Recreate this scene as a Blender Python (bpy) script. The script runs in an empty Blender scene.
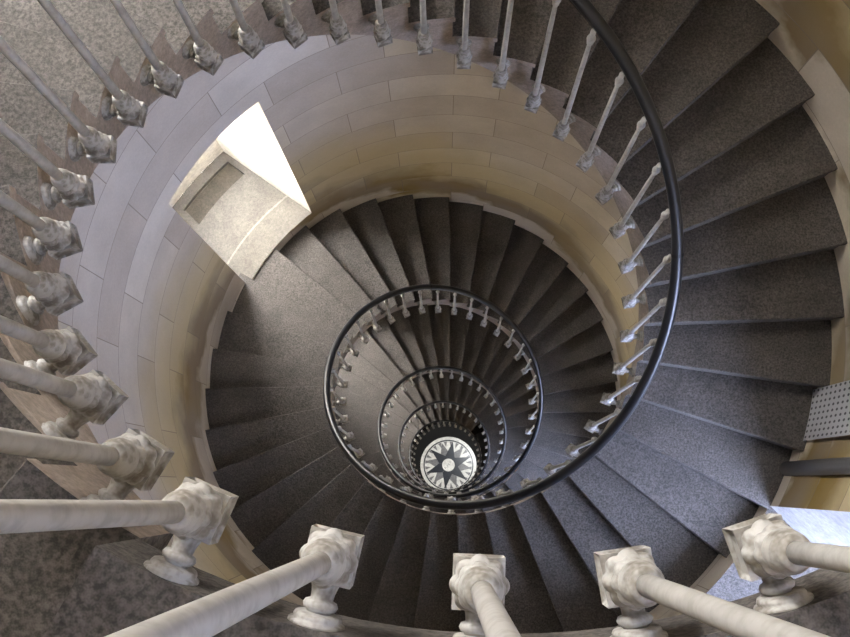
import bpy, bmesh, math, random
from math import pi, sin, cos, radians as rad
from mathutils import Vector, Matrix
random.seed(4)
SC = bpy.context.scene
COL = SC.collection

# ------------------------------------------------------------------ measures
T0, DT, Z0, H = -1.22111, 0.175144, -0.52029, 0.17      # helix: baluster k stands at angle T0-DT*k, height Z0-H*k
TURN = 2 * pi / DT * H
RB = 1.033            # radius of the baluster bosses
RIN = 1.13            # inner ends of the steps
RW = 2.285            # round wall
WC = Vector((-0.01, 0.092, 0))
RO = 3.42             # outer face of the wall
TD = 0.05             # tread surface above the boss
KL = 4                # upper landing reaches down to this baluster
KB = 168              # lower landing starts here
ZF = -34.0            # ground floor
def th(k): return T0 - DT * k
def zk(k): return Z0 - H * min(max(k, KL), KB)

# ------------------------------------------------------------------ helpers
def link(name, bm, mat, parent=None, smooth=False, kind=None):
    me = bpy.data.meshes.new(name)
    bmesh.ops.recalc_face_normals(bm, faces=bm.faces)
    bm.to_mesh(me); bm.free()
    if mat: me.materials.append(mat)
    for p in me.polygons: p.use_smooth = smooth
    o = bpy.data.objects.new(name, me); COL.objects.link(o)
    if parent: o.parent = parent
    if kind: o['kind'] = kind
    return o
def tag(o, label, cat, group=None, kind=None):
    if label: o['label'] = label
    if cat: o['category'] = cat
    if group: o['group'] = group
    if kind: o['kind'] = kind
    return o
def empty(name):
    o = bpy.data.objects.new(name, None); COL.objects.link(o); o.empty_display_size = .05
    return o
def quadgrid(bm, rows, close_u=False):
    vs = [[bm.verts.new(p) for p in r] for r in rows]
    for a, b in zip(vs[:-1], vs[1:]):
        n = len(a)
        for i in range(n if close_u else n - 1):
            j = (i + 1) % n
            bm.faces.new((a[i], a[j], b[j], b[i]))
    return vs
def lathe(bm, prof, seg=24, M=Matrix(), lobes=None):
    """prof: (r, z[, lobe depth]) from bottom to top, round local z, capped"""
    rows = []
    for p in prof:
        r, z = p[0], p[1]; a = p[2] if len(p) > 2 else 0
        rows.append([M @ Vector(((r * (1 + a * (abs(cos(lobes * t / 2)) * 2 - 1) if a else r) if False else r * (1 + (a * (abs(cos((lobes or 8) * t / 2)) * 2 - 1)))) * cos(t),
                                 r * (1 + (a * (abs(cos((lobes or 8) * t / 2)) * 2 - 1))) * sin(t), z)) for t in [2 * pi * i / seg for i in range(seg)]])
    vs = quadgrid(bm, rows, True)
    bm.faces.new(list(reversed(vs[0]))); bm.faces.new(vs[-1])
def box(bm, c, s, inset=0, depth=0):
    x, y, z = c; a, b, d = s[0] / 2, s[1] / 2, s[2] / 2
    v = [bm.verts.new((x + i * a, y + j * b, z + k * d)) for i in (-1, 1) for j in (-1, 1) for k in (-1, 1)]
    fs = [bm.faces.new([v[i] for i in q]) for q in ((0, 1, 3, 2), (4, 6, 7, 5), (0, 4, 5, 1), (2, 3, 7, 6), (0, 2, 6, 4), (1, 5, 7, 3))]
    bmesh.ops.recalc_face_normals(bm, faces=fs)
    if inset:
        r = bmesh.ops.inset_individual(bm, faces=fs[:5], thickness=inset, depth=-depth)
    return fs

# ------------------------------------------------------------------ materials
def new_mat(name):
    m = bpy.data.materials.new(name); m.use_nodes = True
    nt = m.node_tree; b = nt.nodes['Principled BSDF']
    return m, nt, b
class N:
    def __init__(s, nt): s.nt = nt
    def n(s, t, **k):
        x = s.nt.nodes.new(t)
        for a, v in k.items(): setattr(x, a, v)
        return x
    def l(s, a, b): s.nt.links.new(a, b)
    def math(s, op, a, b=None, c=None, clamp=False):
        x = s.n('ShaderNodeMath', operation=op, use_clamp=clamp)
        for i, v in enumerate((a, b, c)):
            if v is None: continue
            if isinstance(v, (int, float)): x.inputs[i].default_value = v
            else: s.l(v, x.inputs[i])
        return x.outputs[0]
    def noise(s, vec, scale, detail=3, rough=.55):
        x = s.n('ShaderNodeTexNoise'); x.inputs['Scale'].default_value = scale
        x.inputs['Detail'].default_value = detail; x.inputs['Roughness'].default_value = rough
        if vec is not None: s.l(vec, x.inputs['Vector'])
        return x.outputs['Fac']
    def ramp(s, fac, stops, interp='LINEAR'):
        x = s.n('ShaderNodeValToRGB'); e = x.color_ramp.elements; x.color_ramp.interpolation = interp
        while len(e) < len(stops): e.new(.5)
        for el, (p, c) in zip(e, stops):
            el.position = p; el.color = (*c, 1) if len(c) == 3 else c
        s.l(fac, x.inputs[0]); return x.outputs[0]
    def mix(s, fac, a, b, blend='MIX'):
        x = s.n('ShaderNodeMix', data_type='RGBA', blend_type=blend)
        for i, v in ((0, fac), (6, a), (7, b)):
            if isinstance(v, (int, float)): x.inputs[i].default_value = v
            elif isinstance(v, tuple): x.inputs[i].default_value = (*v, 1)
            else: s.l(v, x.inputs[i])
        return x.outputs[2]
    def bump(s, bsdf, height, strength, dist):
        x = s.n('ShaderNodeBump'); x.inputs['Strength'].default_value = strength; x.inputs['Distance'].default_value = dist
        s.l(height, x.inputs['Height']); s.l(x.outputs[0], bsdf.inputs['Normal'])

def granite(name, base, spread, bump=.5, scale=1.0, rough=.8):
    m, nt, b = new_mat(name); g = N(nt)
    pos = g.n('ShaderNodeNewGeometry').outputs['Position']
    f = g.noise(pos, 85 * scale, 2, .8); f2 = g.noise(pos, 5 * scale, 4, .6); f3 = g.noise(pos, 38 * scale, 3, .6)
    lo = tuple(c * (1 - spread) for c in base); hi = tuple(c * (1 + spread) for c in base)
    c = g.ramp(f, [(.36, lo), (.64, hi)])
    c = g.mix(1, c, g.ramp(f2, [(.3, (.78,) * 3), (.7, (1.15,) * 3)]), 'MULTIPLY')
    c = g.mix(1, c, g.ramp(f3, [(.35, (.85,) * 3), (.65, (1.1,) * 3)]), 'MULTIPLY')
    g.l(c, b.inputs['Base Color']); b.inputs['Roughness'].default_value = rough
    g.bump(b, g.math('ADD', g.math('MULTIPLY', f, .5), f3), bump, .004)
    return m
M_STEP = granite('worn_granite', (.084, .075, .068), .5, .8)
M_STEP_END = granite('stringer_stone', (.33, .275, .235), .14, .25)
M_SILL = granite('pale_sill_stone', (.15, .138, .118), .15, .25)
M_PANEL = granite('sunk_slab_stone', (.085, .074, .056), .18, .3)
M_BLACKFLOOR = granite('black_floor_stone', (.005, .005, .0055), .3, .1, 1, .95)
M_LANDING = granite('landing_stone', (.30, .285, .26), .25, .4)

def wall_mat():
    m, nt, b = new_mat('ashlar_limestone'); g = N(nt)
    pos = g.n('ShaderNodeNewGeometry').outputs['Position']
    sp = g.n('ShaderNodeSeparateXYZ'); g.l(pos, sp.inputs[0]); X, Y, Z = sp.outputs
    a = g.math('ARCTAN2', g.math('MULTIPLY', X, -1), Y)             # angle - 90 deg, seam at the image's bottom
    u = g.math('MULTIPLY', a, 2.28)
    cv = g.n('ShaderNodeCombineXYZ'); g.l(u, cv.inputs[0]); g.l(g.math('ADD', Z, 7.96), cv.inputs[1])
    br = g.n('ShaderNodeTexBrick'); g.l(cv.outputs[0], br.inputs['Vector'])
    br.inputs['Scale'].default_value = 1; br.inputs['Brick Width'].default_value = 2 * pi * 2.28 / 16
    br.inputs['Row Height'].default_value = .39; br.inputs['Mortar Size'].default_value = .0035
    br.inputs['Mortar Smooth'].default_value = .3; br.inputs['Bias'].default_value = 0
    br.inputs['Color1'].default_value = (0, 0, 0, 1); br.inputs['Color2'].default_value = (1, 1, 1, 1)
    br.inputs['Mortar'].default_value = (.5, .5, .5, 1); br.offset = .42
    tint = br.outputs['Color']; mort = br.outputs['Fac']
    base = g.ramp(tint, [(0, (.46, .40, .335)), (.3, (.58, .52, .44)), (.55, (.50, .435, .36)), (.8, (.64, .585, .505)), (1, (.56, .48, .33))])
    nz = g.noise(pos, 2.2, 4, .6); fine = g.noise(pos, 60, 3, .7)
    base = g.mix(1, base, g.ramp(nz, [(.3, (.88, .87, .85)), (.7, (1.08, 1.08, 1.08))]), 'MULTIPLY')
    base = g.mix(1, base, g.ramp(fine, [(.3, (.94,) * 3), (.7, (1.05,) * 3)]), 'MULTIPLY')
    # height above the treads that wind along the wall
    k = g.math('DIVIDE', g.math('SUBTRACT', T0 - pi / 2, a), DT)
    hel = g.math('SUBTRACT', Z0 + TD, g.math('MULTIPLY', k, H))
    hh = g.math('FLOORED_MODULO', g.math('SUBTRACT', Z, hel), TURN)
    wob = g.math('ADD', hh, g.math('MULTIPLY', g.math('SUBTRACT', g.noise(pos, 2.6, 4), .5), .7))
    wob = g.math('ADD', wob, g.math('MULTIPLY', g.math('SUBTRACT', tint, .5), .42))
    band = g.ramp(g.math('DIVIDE', wob, 2.0), [(.0, (0,) * 3), (.14, (0,) * 3), (.21, (1,) * 3), (.36, (.9,) * 3), (.52, (0,) * 3), (1, (0,) * 3)])
    yel = g.ramp(g.math('DIVIDE', wob, 2.5), [(.0, (0,) * 3), (.22, (.1,) * 3), (.38, (1,) * 3), (.6, (.7,) * 3), (.8, (0,) * 3), (1, (0,) * 3)])
    patch = g.ramp(g.noise(pos, 1.1, 3), [(.35, (.7,) * 3), (.55, (1,) * 3)])
    stain = g.ramp(g.noise(pos, .9, 2), [(.42, (.25, .195, .13)), (.56, (.25, .165, .035))])
    base = g.mix(g.math('MULTIPLY', g.math('MULTIPLY', yel, patch), .7), base, (.54, .43, .20))
    base = g.mix(g.math('MULTIPLY', g.math('MULTIPLY', band, patch), 1.0), base, stain)
    base = g.mix(g.math('MULTIPLY', mort, .8), base, (.22, .18, .14))
    g.l(base, b.inputs['Base Color']); b.inputs['Roughness'].default_value = .85
    hgt = g.math('SUBTRACT', g.math('MULTIPLY', fine, .25), mort)
    g.bump(b, hgt, .5, .006)
    return m
M_WALL = wall_mat()

def paint(name, col, rough=.55, lump=.5, grime=.5, scale=1):
    m, nt, b = new_mat(name); g = N(nt)
    tc = g.n('ShaderNodeTexCoord').outputs['Object']
    a = g.noise(tc, 75 * scale, 3, .6); c2 = g.noise(tc, 25 * scale, 3, .7)
    c = g.mix(g.ramp(c2, [(.44, (0,) * 3), (.62, (grime,) * 3)]), col, tuple(x * .45 for x in (col[0] * 1.0, col[1] * .93, col[2] * .82)))
    g.l(c, b.inputs['Base Color']); b.inputs['Roughness'].default_value = rough
    g.bump(b, a, lump, .0016)
    return m
M_IRON = paint('pale_grey_paint', (.43, .42, .40), .5, .25, .4)
M_IRON_C = paint('lumpy_grey_paint', (.42, .41, .39), .55, 1.0, 1.0)
def plain(name, col, rough=.5, metal=0, **k):
    m, nt, b = new_mat(name)
    b.inputs['Base Color'].default_value = (*col, 1); b.inputs['Roughness'].default_value = rough
    b.inputs['Metallic'].default_value = metal
    for a, v in k.items(): b.inputs[a].default_value = v
    return m
M_RAIL = plain('black_gloss_rail', (.010, .011, .014), .33)
M_RAIL.node_tree.nodes['Principled BSDF'].inputs['Specular IOR Level'].default_value = .45
M_JOINT = plain('rail_joint_dark', (.004, .004, .004), .6)
M_HOLE = plain('dark_hole', (.01, .01, .01), .9)
M_PERF = plain('perforated_sheet_paint', (.5, .52, .55), .5)
def perf_mat():
    m, nt, b = new_mat('perforated_sheet_paint'); g = N(nt)
    pos = g.n('ShaderNodeNewGeometry').outputs['Position']
    sp = g.n('ShaderNodeSeparateXYZ'); g.l(pos, sp.inputs[0])
    u = g.math('MULTIPLY', g.math('ARCTAN2', sp.outputs[1], sp.outputs[0]), 2.2)
    def cell(v, w): return g.math('SUBTRACT', g.math('FRACT', g.math('DIVIDE', v, w)), .5)
    a, c = cell(u, .036), cell(sp.outputs[2], .062)
    d = g.math('SQRT', g.math('ADD', g.math('MULTIPLY', a, a), g.math('MULTIPLY', c, c)))
    col = g.ramp(d, [(.20, (.06, .06, .07)), (.27, (.55, .56, .58))])
    g.l(col, b.inputs['Base Color']); b.inputs['Roughness'].default_value = .5
    return m
M_PERFORATED = perf_mat()
M_PIPE = plain('grey_pipe_paint', (.16, .155, .15), .45)
M_FRAME = plain('window_frame_paint', (.7, .7, .68), .5)
M_GLASS = plain('window_glass', (1, 1, 1), .02, 0)
M_GLASS.node_tree.nodes['Principled BSDF'].inputs['Transmission Weight'].default_value = 1
M_PLASTER = granite('whitewashed_reveal', (.74, .70, .62), .06, .15, .5)
M_JOINTSTONE = granite('pale_mortar', (.24, .225, .195), .1, .1)
M_REVEAL = granite('grey_stone_reveal', (.36, .35, .34), .1, .15, .5)
M_MWHITE = granite('white_marble', (.78, .78, .76), .05, .02, .3, .3)
M_MGREY = granite('grey_marble', (.20, .20, .21), .2, .02, .3, .3)
M_MDARK = granite('dark_blue_marble', (.022, .026, .036), .2, .02, .3, .3)

# ------------------------------------------------------------------ window layout
WA = dict(a0=127.9, a1=152.5, b0=133.4, b1=146.6, z=-8.94, h=2.73)     # angles (deg) seen from the well's axis
WB = dict(a0=-56.0, a1=-28.1, b0=-50.0, b1=-34.0, z=-5.76, h=2.2)
def on_circle(ang, R, z=0.0):
    """point on the wall (centre and radius drift a little with height) in direction ang from the well's axis"""
    t = min(max((-5 - z) / 4.5, 0), 1)
    C_ = WC + Vector((-.094, .028, 0)) * t; r = R - .086 * t
    d = Vector((cos(ang), sin(ang), 0)); b = d.dot(C_); c = C_.length_squared - r * r
    return d * (b + math.sqrt(b * b - c))
wins = []
for i, z in enumerate([WA['z'] + TURN * j for j in (1, 0, -1, -2, -3)]): wins.append(('A', z))
wins.append(('A', .2))  # extra unseen window, added to send more light onto the upper-left treads
for i, z in enumerate([WB['z'] + TURN * j for j in (1, 0, -1, -2, -3)]): wins.append(('B', z))

def wall_shell(R, key0, key1, ztop, zbot):
    cuts = set(round(-180 + i * 2.5, 3) for i in range(144))
    for W in (WA, WB): cuts |= {W[key0], W[key1]}
    A = sorted(cuts)
    A = [a for i, a in enumerate(A) if not any(abs(a - w) < 1.0 and a != w for W in (WA, WB) for w in (W[key0], W[key1]))]
    zs = {ztop, zbot, -5.0, -6.5, -8.0, -9.5}
    for t, z in wins:
        W = WA if t == 'A' else WB
        zs |= {round(z, 4), round(z + W['h'], 4)}
    zs = sorted(z for z in zs if zbot <= z <= ztop)
    bm = bmesh.new()
    V = {}
    def v(i, j):
        if (i, j) not in V:
            p = on_circle(rad(A[i]), R, zs[j]); V[(i, j)] = bm.verts.new((p.x, p.y, zs[j]))
        return V[(i, j)]
    for i in range(len(A)):
        i2 = (i + 1) % len(A); am = A[i] + ((A[i2] - A[i]) % 360) / 2
        for j in range(len(zs) - 1):
            zm = (zs[j] + zs[j + 1]) / 2; hole = False
            for t, z in wins:
                W = WA if t == 'A' else WB
                if W[key0] < am < W[key1] and z < zm < z + W['h']: hole = True
            if not hole: bm.faces.new((v(i, j), v(i2, j), v(i2, j + 1), v(i, j + 1)))
    return bm
ZT = 3.2
bm = wall_shell(RW, 'a0', 'a1', ZT, ZF)
wall = link('wall_round', bm, M_WALL, None, True, 'structure')
bm = wall_shell(RO, 'b0', 'b1', ZT, ZF)
wo = link('wall_outer', bm, M_WALL, None, True, 'structure')

# niches: sill, reveals, lintel, low back wall, frame and pane
def window(n, W, z, sillmat, kind):
    root = empty('window_%d' % n); root['kind'] = 'structure'
    S = 8
    def P(s, t, zz):          # s across 0..1 (a0 -> a1), t depth 0..1
        pi_ = on_circle(rad(W['a0'] + (W['a1'] - W['a0']) * s), RW, zz)
        po = on_circle(rad(W['b0'] + (W['b1'] - W['b0']) * s), RO, zz)
        p = pi_.lerp(po, t); return Vector((p.x, p.y, zz))
    up = .78 if kind == 'A' else .06
    bm = bmesh.new()          # reveals and lintel
    for s in (0, 1):
        quadgrid(bm, [[P(s, t / 4, z) for t in range(5)], [P(s, t / 4, z + W['h']) for t in range(5)]])
    quadgrid(bm, [[P(s / S, t / 4, z + W['h']) for t in range(5)] for s in range(S + 1)])
    quadgrid(bm, [[P(s / S, 1, z) for s in range(S + 1)], [P(s / S, 1, z + up) for s in range(S + 1)]])
    link('window_reveal', bm, M_PLASTER if kind == 'A' else M_REVEAL, root)
    bm = bmesh.new()          # sill slabs
    if kind == 'A':
        ss = [0, .03, .08, .3, .5, .7, .91, .97, 1]; t1, t2 = .70, .90
        def slab(ta, tb, name):
            b2 = bmesh.new()
            tt = [t for t in (ta, t1, t2, tb) if ta <= t <= tb]; tt = sorted(set(tt))
            for i in range(len(ss) - 1):
                for j in range(len(tt) - 1):
                    rec = ss[i] >= .08 and ss[i + 1] <= .91 and tt[j] == t1
                    q = [(ss[i], tt[j]), (ss[i + 1], tt[j]), (ss[i + 1], tt[j + 1]), (ss[i], tt[j + 1])]
                    if rec:
                        b2.faces.new([b2.verts.new(P(s, t, z - .05)) for s, t in q])
                        if ss[i] == .08: b2.faces.new([b2.verts.new(p) for p in (P(.08, t1, z), P(.08, t2, z), P(.08, t2, z - .05), P(.08, t1, z - .05))])
                        if ss[i + 1] == .91: b2.faces.new([b2.verts.new(p) for p in (P(.91, t1, z), P(.91, t2, z), P(.91, t2, z - .05), P(.91, t1, z - .05))])
                        for t in (t1, t2): b2.faces.new([b2.verts.new(p) for p in (P(ss[i], t, z), P(ss[i + 1], t, z), P(ss[i + 1], t, z - .05), P(ss[i], t, z - .05))])
                    else: b2.faces.new([b2.verts.new(P(s, t, z)) for s, t in q])
            bmesh.ops.remove_doubles(b2, verts=b2.verts, dist=1e-5)
            link(name, b2, M_SILL, root)
        slab(0.0, .266, 'window_sill'); slab(.282, 1.0, 'window_sill')
        quadgrid(bm, [[P(s, t, z + .0008) for s in ss] for t in (.2655, .2825)])
        link('mortar_joint', bm, M_JOINTSTONE, root)
        bm = bmesh.new()      # sunk slab with rounded corners
        pts = []
        for cs, ct, q in ((.87, .88, 0), (.12, .88, 1), (.12, .72, 2), (.87, .72, 3)):
            for i in range(5):
                a = (q + i / 4) * pi / 2
                pts.append(P(cs + .03 * cos(a), ct + .015 * sin(a), z - .03))
        top = [bm.verts.new(p) for p in pts]; bot = [bm.verts.new(p - Vector((0, 0, .02))) for p in pts]
        bm.faces.new(top)
        for i in range(len(top)):
            j = (i + 1) % len(top); bm.faces.new((top[i], bot[i], bot[j], top[j]))
        link('sunk_slab', bm, M_PANEL, root)
    else:
        quadgrid(bm, [[P(s / S, t / 2, z) for s in range(S + 1)] for t in range(3)])
        quadgrid(bm, [[P(s / S, 0, z) for s in range(S + 1)], [P(s / S, 0, z - .001) for s in range(S + 1)]])
        link('window_sill', bm, sillmat, root)
    # frame
    bm = bmesh.new()
    a = P(0, .97, z + up); b = P(1, .97, z + up); d = (b - a); w = d.length; d.normalize(); nrm = d.cross(Vector((0, 0, 1)))
    hh = W['h'] - up
    def bar(u0, u1, v0, v1):
        vs = []
        for dn in (-.025, .025):
            for u, v in ((u0, v0), (u1, v0), (u1, v1), (u0, v1)):
                vs.append(bm.verts.new(a + d * u + Vector((0, 0, v)) + nrm * dn))
        for q in ((0, 1, 2, 3), (7, 6, 5, 4), (0, 4, 5, 1), (1, 5, 6, 2), (2, 6, 7, 3), (3, 7, 4, 0)): bm.faces.new([vs[i] for i in q])
    bar(0, .05, 0, hh); bar(w - .05, w, 0, hh); bar(.05, w - .05, 0, .05); bar(.05, w - .05, hh - .05, hh); bar(w / 2 - .015, w / 2 + .015, .05, hh - .05)
    for f in (.33, .66): bar(.05, w - .05, hh * f - .012, hh * f + .012)
    link('window_frame', bm, M_FRAME, root)
    # daylight entering here: a portal that only guides the sky's light
    c = P(.5, 1.0, z + up + hh / 2)
    li = bpy.data.lights.new('window_daylight', 'AREA'); li.shape = 'RECTANGLE'; li.size = w; li.size_y = hh
    li.cycles.is_portal = True
    lo = bpy.data.objects.new('window_daylight', li); COL.objects.link(lo)
    inward = -Vector((c.x - WC.x, c.y - WC.y, 0)).normalized()
    lo.matrix_world = Matrix.Translation(c + -inward * .03) @ inward.to_track_quat('-Z', 'Y').to_matrix().to_4x4()
    return root, w, hh, c, inward
for n, (t, z) in enumerate(wins, 1):
    window(n, WA if t == 'A' else WB, z, M_STEP, t)

# ceiling: a stone ring round the open top
bm = bmesh.new()
rings = []
SEG = 96
RCEIL = .02
for R, z in ((RW + .3, ZT), (RCEIL, ZT), (RCEIL, ZT + .25), (RW + .3, ZT + .25)):
    rings.append([Vector((WC.x + R * cos(2 * pi * i / SEG), WC.y + R * sin(2 * pi * i / SEG), z)) for i in range(SEG)])
rings.append(rings[0]); quadgrid(bm, rings, True); bmesh.ops.remove_doubles(bm, verts=bm.verts, dist=1e-6)
link('ceiling', bm, M_PLASTER, None, False, 'structure')


# ------------------------------------------------------------------ steps
CLK = ['at twelve', 'at one', 'at two', 'at three', 'at four', 'at five', 'at six', 'at seven', 'at eight', 'at nine', 'at ten', 'at eleven']
def clock(a):
    """clock-face reading of an angle, to ten degrees (20 minutes)"""
    m = ((90 - math.degrees(a)) % 360) * 2          # minutes of 12 h
    m = int(round(m / 20.0)) * 20 % 720
    return '%d:%02d' % ((m // 60) or 12, m % 60)
def arc(a0, a1, R, n): return [(R * cos(a0 + (a1 - a0) * i / n), R * sin(a0 + (a1 - a0) * i / n)) for i in range(n + 1)]
SOFF = -.165                                        # soffit below the boss helix
F0, F1 = -.28, .72
def step_mesh():
    """step of baluster 0 with that baluster's angle at 0 and its boss at z = 0; descends towards negative angles"""
    bm = bmesh.new(); n = 4
    a0, a1 = -DT * F0, -DT * F1
    R0, R1 = RIN, 2.44
    def ring(R):
        top = [Vector((x, y, TD)) for x, y in arc(a0, a1, R, n)]
        bot = [Vector((x, y, SOFF - H * (F0 + (F1 - F0) * i / n))) for i, (x, y) in enumerate(arc(a0, a1, R, n))]
        e = Vector((sin(a1), -cos(a1), 0))         # descending tangent at the front
        tip = top[-1] + e * .012
        nt_ = tip - Vector((0, 0, .038)); nb = top[-1] - Vector((0, 0, .038))
        return top[:-1] + [tip - e * .004, tip - Vector((0, 0, .004)), nt_ + Vector((0, 0, .004)), nt_ - e * .004, nb] + list(reversed(bot))
    A, B = ring(R0), ring(R1)
    va = [bm.verts.new(p) for p in A]; vb = [bm.verts.new(p) for p in B]
    m = len(va)
    for i in range(m):
        j = (i + 1) % m; bm.faces.new((va[i], va[j], vb[j], vb[i]))
    fi = bm.faces.new(list(reversed(va))); bm.faces.new(vb)
    bmesh.ops.recalc_face_normals(bm, faces=bm.faces)
    for f in bm.faces:
        if f.calc_center_median().length and abs(f.normal.z) < .3 and f.normal.x < -.9: f.material_index = 1
    return bm
bm = step_mesh()
me = bpy.data.meshes.new('stone_step'); bm.to_mesh(me); bm.free()
me.materials.append(M_STEP); me.materials.append(M_STEP_END)
TURNS = ['the outermost turn', 'the second turn down', 'the third turn down', 'the fourth turn down', 'the lowest turn']
def turn_of(k): return min(int((k + 1) // 36), 4)
st0 = bpy.data.objects.new('stone_step', me)
first = True
for k in range(KL + 1, KB + 1):
    s = st0 if first else st0.copy(); first = False
    COL.objects.link(s); s.location = (0, 0, zk(k)); s.rotation_euler = (0, 0, th(k))
    mid = th(k + .22)
    tag(s, 'worn stone step on %s, at %s on a clock face' % (TURNS[turn_of(k)], clock(mid)), 'step', 'stone steps of the spiral stair')

# upper landing: from above step KL+1 round to the right; lower landing ring
def annulus(name, k0, k1, ztop, thick, mat, Rin=RIN, Rout=2.42, kind='structure', endmat=None):
    bm = bmesh.new(); a0, a1 = th(k0), th(k1); n = max(4, int(abs(a1 - a0) / rad(2.5)))
    rows = []
    for i in range(n + 1):
        a = a0 + (a1 - a0) * i / n; c, s = cos(a), sin(a)
        rows.append([(Rin * c, Rin * s, ztop), (Rout * c, Rout * s, ztop), (Rout * c, Rout * s, ztop - thick), (Rin * c, Rin * s, ztop - thick)])
    vs = quadgrid(bm, rows, True)
    bm.faces.new(vs[0]); bm.faces.new(list(reversed(vs[-1])))
    return link(name, bm, mat, None, False, kind)
annulus('floor_upper_landing', -4, KL + F1, zk(KL) + TD, .16, M_STEP)
annulus('floor_lower_landing', KB + F1, KB + F1 + 35.87, zk(KB) + TD, .26, M_BLACKFLOOR)

# ground floor
bm = bmesh.new()
bmesh.ops.create_circle(bm, cap_ends=True, segments=96, radius=RW + .2, matrix=Matrix.Translation((WC.x, WC.y, ZF)))
link('floor', bm, M_BLACKFLOOR, None, False, 'structure')

# compass star medallion
med = empty('compass_medallion'); med.location = (.095, -.11, ZF)
tag(med, 'round black and white marble compass star on the floor at the bottom of the well', 'medallion')
def disc(name, R, z0, z1, mat, r0=0, seg=72):
    bm = bmesh.new()
    if r0 == 0:
        lathe(bm, [(R, z0), (R, z1)], seg)
    else:
        rows = [[Vector((r * cos(2 * pi * i / seg), r * sin(2 * pi * i / seg), z)) for i in range(seg)] for r, z in ((r0, z0), (R, z0), (R, z1), (r0, z1), (r0, z0))]
        quadgrid(bm, rows, True); bmesh.ops.remove_doubles(bm, verts=bm.verts, dist=1e-6)
    return link(name, bm, mat, med)
disc('outer_border', 1.045, 0.0, .010, M_MWHITE, .93)
disc('dark_ring', .93, 0.0, .012, M_MDARK, .885)
disc('white_field', .885, 0.0, .010, M_MWHITE)
def star(name, angs, R, halfw, rb, mat, z0, z1):
    bm = bmesh.new()
    for a in angs:
        a = rad(a)
        p = [(0, 0), (rb * cos(a - halfw), rb * sin(a - halfw)), (R * cos(a), R * sin(a)), (rb * cos(a + halfw), rb * sin(a + halfw))]
        t = [bm.verts.new((x, y, z1)) for x, y in p]; b = [bm.verts.new((x, y, z0)) for x, y in p]
        bm.faces.new(t); bm.faces.new(list(reversed(b)))
        for i in range(4): j = (i + 1) % 4; bm.faces.new((t[i], b[i], b[j], t[j]))
    return link(name, bm, mat, med)
# small grey teeth at the rim, then grey and dark points
bm = bmesh.new()
for i in range(24):
    a = 2 * pi * (i + .5) / 24; w = pi / 24 * .55
    p = [(.87 * cos(a - w), .87 * sin(a - w)), (.87 * cos(a + w), .87 * sin(a + w)), (.66 * cos(a), .66 * sin(a))]
    v = [bm.verts.new((x, y, .0125)) for x, y in p]; v2 = [bm.verts.new((x, y, .0)) for x, y in p]
    bm.faces.new(v)
    for q in range(3): r = (q + 1) % 3; bm.faces.new((v[q], v2[q], v2[r], v[r]))
link('rim_teeth', bm, M_MGREY, med)
star('grey_star', [50, -8, -69, -130, 170, 107], .85, rad(30), .40, M_MGREY, 0, .015)
star('dark_star', [79, 20, -39, -98, -160, 139], .88, rad(30), .35, M_MDARK, 0, .019)
disc('centre_disc', .235, 0, .023, M_MWHITE)
bm = bmesh.new()       # faint diagonal inscription of worn dark strokes
for q, (x, y) in enumerate(((-.115, -.10), (-.04, -.035), (.02, .03), (.065, .10))):
    M = Matrix.Translation((x, y, .0235)) @ Matrix.Rotation(rad(50), 4, 'Z')
    for dx, dy, sx, sy in ((0, .022, .045, .012), (0, -.022, .045, .012), (.02 if q % 2 else -.02, 0, .012, .05)):
        r = bmesh.ops.create_cube(bm, size=1, matrix=M @ Matrix.Translation((dx, dy, 0)) @ Matrix.Diagonal((sx, sy, .002, 1)))
link('inscription', bm, M_MGREY, med)

# ------------------------------------------------------------------ balusters
def leaf_bm(seg=48):
    bm = bmesh.new()
    lathe(bm, [(.020, -.016), (.029, -.014, .05), (.0345, -.006, .06), (.0355, .004, .075), (.0318, .012, .06), (.0245, .016, .03),
               (.0225, .018), (.0265, .021, .04), (.0300, .027, .055), (.0300, .033, .055), (.0265, .039, .05), (.0225, .042)], seg, lobes=8)
    return bm
def collar_bm(seg=24):
    bm = bmesh.new()
    lathe(bm, [(.0230, .040), (.0265, .044), (.0275, .049), (.0262, .053), (.0275, .056), (.0270, .061), (.0250, .064), (.0262, .067), (.0250, .072),
               (.0215, .077), (.0225, .080), (.0195, .086), (.0165, .088), (.014, .089)], seg)
    return bm
LEAN = Vector((-.021, 0, 0))
def slant(bm):      # lean inwards as it rises
    for v in bm.verts:
        if v.co.z > .05: v.co.x += LEAN.x * (v.co.z - .05)
    return bm
def shaft_bm(seg=16):
    bm = bmesh.new()
    lathe(bm, [(.0135, .086), (.0133, .2), (.0122, .5), (.0110, .8), (.0096, .955)], seg); return slant(bm)
def cap_bm(seg=16):
    bm = bmesh.new()
    lathe(bm, [(.0095, .945), (.014, .952), (.015, .958), (.011, .964), (.012, .970), (.018, .980), (.0195, .99), (.017, 1.001), (.011, 1.010), (.009, 1.020), (.012, 1.030), (.012, 1.055)], seg)
    return slant(bm)
def base_bm():
    bm = bmesh.new()
    box(bm, (0, 0, -.037), (.068, .068, .048), .009, .006)
    bmesh.ops.bevel(bm, geom=[e for e in bm.edges], offset=.0012, segments=1, affect='EDGES')
    return bm
MX = Matrix.Rotation(pi / 2, 4, 'Y')        # local z -> +x
def bracket_bm(seg=20):
    bm = bmesh.new()
    lathe(bm, [(.018, -.005), (.0235, .02), (.0225, .034), (.0185, .046), (.0155, .058), (.0150, .066), (.021, .068), (.0235, .073), (.021, .078), (.016, .080), (.018, .086), (.022, .0975)],
          seg, Matrix.Translation((0, 0, -.030)) @ MX)
    return bm
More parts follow.
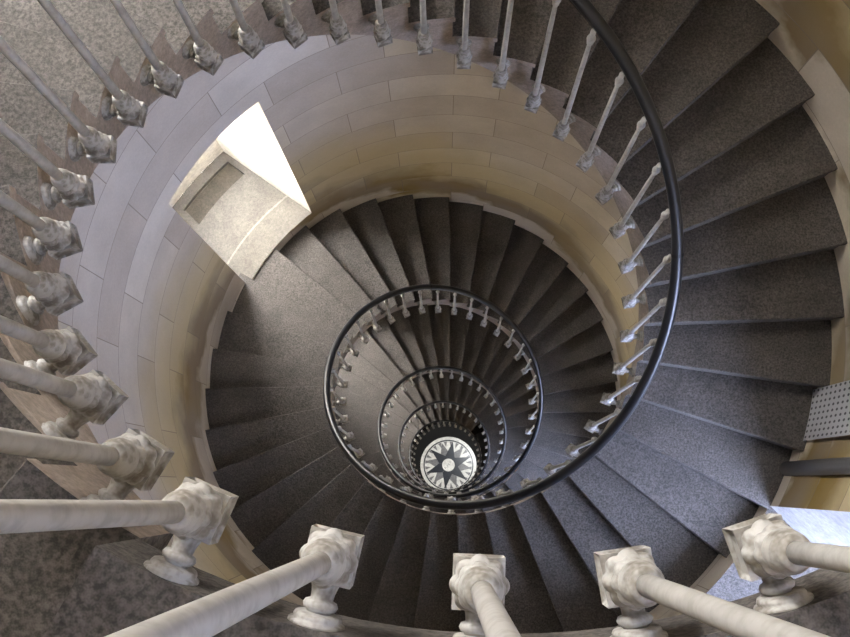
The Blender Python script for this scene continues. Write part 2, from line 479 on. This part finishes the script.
def flange_bm(seg=20):
    bm = bmesh.new()
    lathe(bm, [(.022, .082), (.030, .084), (.032, .088), (.031, .091), (.037, .093), (.038, .0985)], seg, Matrix.Translation((0, 0, -.030)) @ Matrix.Diagonal((1, 1.0, 1.15, 1)) @ MX)
    return bm
bal = empty('baluster')
parts = [link('shaft', shaft_bm(), M_IRON, bal, True), link('square_base', base_bm(), M_IRON_C, bal), link('leaf_moulding', leaf_bm(), M_IRON_C, bal, True),
         link('collar', collar_bm(), M_IRON_C, bal, True), link('bracket', bracket_bm(), M_IRON_C, bal, True), link('wall_plate', flange_bm(), M_IRON_C, bal, True),
         link('cap', cap_bm(), M_IRON, bal, True)]
# far kind: the same outline as one mesh
def far_bm():
    out = bmesh.new()
    for f in (lambda: shaft_bm(8), base_bm, lambda: leaf_bm(18), lambda: collar_bm(10), lambda: bracket_bm(10), lambda: flange_bm(10), lambda: cap_bm(8)):
        b = f(); bmesh.ops.recalc_face_normals(b, faces=b.faces); tmp = bpy.data.meshes.new('tmp'); b.to_mesh(tmp); b.free(); out.from_mesh(tmp); bpy.data.meshes.remove(tmp)
    return out
far = link('baluster', far_bm(), M_IRON)
RINGS = ['outermost ring', 'second ring inwards', 'third ring inwards', 'fourth ring inwards', 'innermost ring']
LAND = {0: (-72.0, 1.056, -1.17), 1: (-81.7, 1.053, -1.17), 2: (-92.1, 1.051, -1.17), 3: (-102.6, 1.044, -1.17), 4: (-112.7, 1.042, -1.17), 5: (-121.0, 1.040, -1.31), 6: (-131.2, 1.036, -1.51)}
used_near = used_far = False
NEAR = 76
KEND = KB + 35
for k in range(0, KEND):
    if k <= NEAR:
        o = bal if not used_near else bal.copy()
        if used_near:
            COL.objects.link(o)
            mine = []
            for c in parts:
                d = c.copy(); COL.objects.link(d); d.parent = o; mine.append(d)
        else: mine = parts
        used_near = True
    else:
        o = far if not used_far else far.copy()
        if used_far: COL.objects.link(o)
        used_far = True
    r = RB + .02 * min(max((24 - k) / 15, 0), 1)
    o.location = (r * cos(th(k)), r * sin(th(k)), zk(k) + .03); o.rotation_euler = (0, 0, th(k))
    if k in LAND:
        a, r, z = LAND[k]; o.location = (r * cos(rad(a)), r * sin(rad(a)), z); o.rotation_euler = (0, 0, rad(a))
    if k <= NEAR:
        for d in mine:
            if d.name.split('.')[0] in ('bracket', 'wall_plate'): d.location.x = -(r - RB)
    ring = turn_of(k) if k < KB else 4
    near_word = 'pale grey iron baluster' if k <= NEAR else 'tiny pale iron baluster'
    tag(o, '%s in the %s, at %s on a clock face' % (near_word, RINGS[ring], clock(th(k))), 'baluster', 'iron balusters round the stairwell')

# ------------------------------------------------------------------ handrail
def rail_pt(k): return Vector((1.042 * cos(th(k)), 1.042 * sin(th(k)), rail_z(k)))
def rail_z(k):
    # level over the landings, eased where the slope starts and ends
    def soft(x): return math.log1p(math.exp(x)) if x < 30 else x
    kk = KL + soft((k - KL) * 1.6) / 1.6
    kk = KB - soft((KB - kk) * 1.6) / 1.6
    return Z0 - H * kk + 1.105
def sweep(bm, ks, prof):
    rows = []
    for k in ks:
        p = rail_pt(k); t = (rail_pt(k + .05) - rail_pt(k - .05)).normalized()
        rdir = Vector((cos(th(k)), sin(th(k)), 0)); up = t.cross(rdir)
        if up.z < 0: up = -up
        rows.append([p + rdir * x + up * y for x, y in prof])
    vs = quadgrid(bm, rows, True); bm.faces.new(vs[0]); bm.faces.new(list(reversed(vs[-1])))
prof = [(.029 * cos(2 * pi * i / 16), .024 * sin(2 * pi * i / 16) + .0) for i in range(16)]
hr = empty('handrail'); hr.location = (0, 0, -1)
tag(hr, 'long black handrail winding down the stairwell in shrinking loops', 'handrail')
k0, k1 = -4, KB + 35.5
n = int((k1 - k0) * 3)
bm = bmesh.new(); sweep(bm, [k0 + (k1 - k0) * i / n for i in range(n + 1)], prof)
o = link('grip', bm, M_RAIL, hr, True); o.location = (0, 0, 1)
bm = bmesh.new(); sweep(bm, [k0 + (k1 - k0) * i / n for i in range(n + 1)], [(-.014, -.031), (.014, -.031), (.014, -.020), (-.014, -.020)])
o = link('flat_bar', bm, M_JOINT, hr, False); o.location = (0, 0, 1)
o['label'] = 'thin dark iron bar under the grip'
for kj in (28.0, 41.3, 54.6, 68, 81, 95, 108):
    bm = bmesh.new(); sweep(bm, [kj - .035, kj + .035], [(x * 1.03, y * 1.03) for x, y in prof])
    o = link('joint', bm, M_JOINT, hr); o.location = (0, 0, 1)

# ------------------------------------------------------------------ perforated panel, ledge and pipe on the right wall
def wall_pt(deg, R, z):
    p = on_circle(rad(deg), R); return Vector((p.x, p.y, z))
pa = empty('perforated_panel'); c0 = wall_pt(-12.9, 2.25, -5.66); pa.location = c0
tag(pa, 'pale perforated metal panel on the right wall above the steps', 'panel')
def loc(o, root): o.location = -Vector(root.location); return o
bm = bmesh.new(); A = [-17.0 + 8.4 * i / 6 for i in range(7)]
rows = [[wall_pt(a, R, z) for a in A] for R, z in ((2.24, -5.60), (2.24, -4.3), (RW + .01, -4.3), (RW + .01, -5.60))]; rows.append(rows[0])
quadgrid(bm, rows); loc(link('perforated_sheet', bm, M_PERFORATED, pa, False), pa)
bm = bmesh.new()
rows = [[wall_pt(a, R, z) for a in A] for R, z in ((2.215, -5.64), (2.215, -5.60), (RW + .01, -5.60), (RW + .01, -5.64))]; rows.append(rows[0])
quadgrid(bm, rows); loc(link('bottom_ledge', bm, M_PERF, pa), pa)
bm = bmesh.new()
lathe(bm, [(.045, -5.70), (.045, -3.0)], 20, Matrix.Translation((*wall_pt(-21.6, 2.245, 0)[:2], 0)))
o = link('wall_pipe', bm, M_PIPE, None, True); tag(o, 'grey vertical pipe against the right wall beside the perforated panel', 'pipe')

# ------------------------------------------------------------------ light
w = bpy.data.worlds.new('sky'); SC.world = w; w.use_nodes = True; g = N(w.node_tree)
bg = w.node_tree.nodes['Background']
tc = g.n('ShaderNodeTexCoord').outputs['Generated']
sx = g.n('ShaderNodeSeparateXYZ'); g.l(tc, sx.inputs[0])
# the side of the sky by the sun (behind the first windows) is warm white, the far side blue
d = g.math('ADD', g.math('MULTIPLY', sx.outputs[0], cos(rad(150))), g.math('MULTIPLY', sx.outputs[1], sin(rad(150))))
col = g.ramp(g.math('MULTIPLY_ADD', d, .5, .5), [(.0, (.36, .43, .68)), (.45, (.55, .65, .92)), (.8, (1.0, .965, .93)), (1, (1.0, .965, .93))])
grd = g.ramp(g.math('MULTIPLY_ADD', sx.outputs[2], .5, .5), [(.47, (.10, .10, .09)), (.50, (1, 1, 1))])
col = g.mix(1, col, grd, 'MULTIPLY')
g.l(col, bg.inputs['Color']); bg.inputs['Strength'].default_value = 52.0
sun = bpy.data.lights.new('sun', 'SUN'); sun.energy = 5; sun.angle = rad(.6); sun.color = (1, .93, .8)
so = bpy.data.objects.new('sun', sun); COL.objects.link(so)
az, el = rad(203), rad(36)
sd = Vector((cos(az) * cos(el), sin(az) * cos(el), sin(el)))
so.rotation_euler = (-sd).to_track_quat('-Z', 'Y').to_euler()
# unseen area light, added under the lowest landing to brighten the medallion
hl = bpy.data.lights.new('medallion_fill', 'AREA'); hl.shape = 'DISK'; hl.size = .5; hl.energy = 110; hl.color = (.93, .97, 1.0)
ho = bpy.data.objects.new('medallion_fill', hl); COL.objects.link(ho); ho.location = (1.6, .5, -29.5)
ho.rotation_euler = (Vector((0, 0, ZF)) - ho.location).to_track_quat('-Z', 'Y').to_euler()

# ------------------------------------------------------------------ camera
cam = bpy.data.cameras.new('camera'); co = bpy.data.objects.new('camera', cam); COL.objects.link(co)
cam.sensor_width = 36; cam.lens = 900 / 850 * 36; cam.clip_start = .02; cam.clip_end = 100
co.matrix_world = Matrix.Translation((-.08314, -.93056, 0)) @ Matrix.Rotation(.185472, 4, 'X') @ Matrix.Rotation(.020708, 4, 'Y')
SC.camera = co
SC.view_settings.view_transform = 'Standard'; SC.view_settings.look = 'None'
SC.view_settings.exposure = 0.52; SC.view_settings.gamma = 1.0; SC.view_settings.use_curve_mapping = False
SC.cycles.max_bounces = 10; SC.cycles.diffuse_bounces = 7
SC.cycles.use_denoising = True
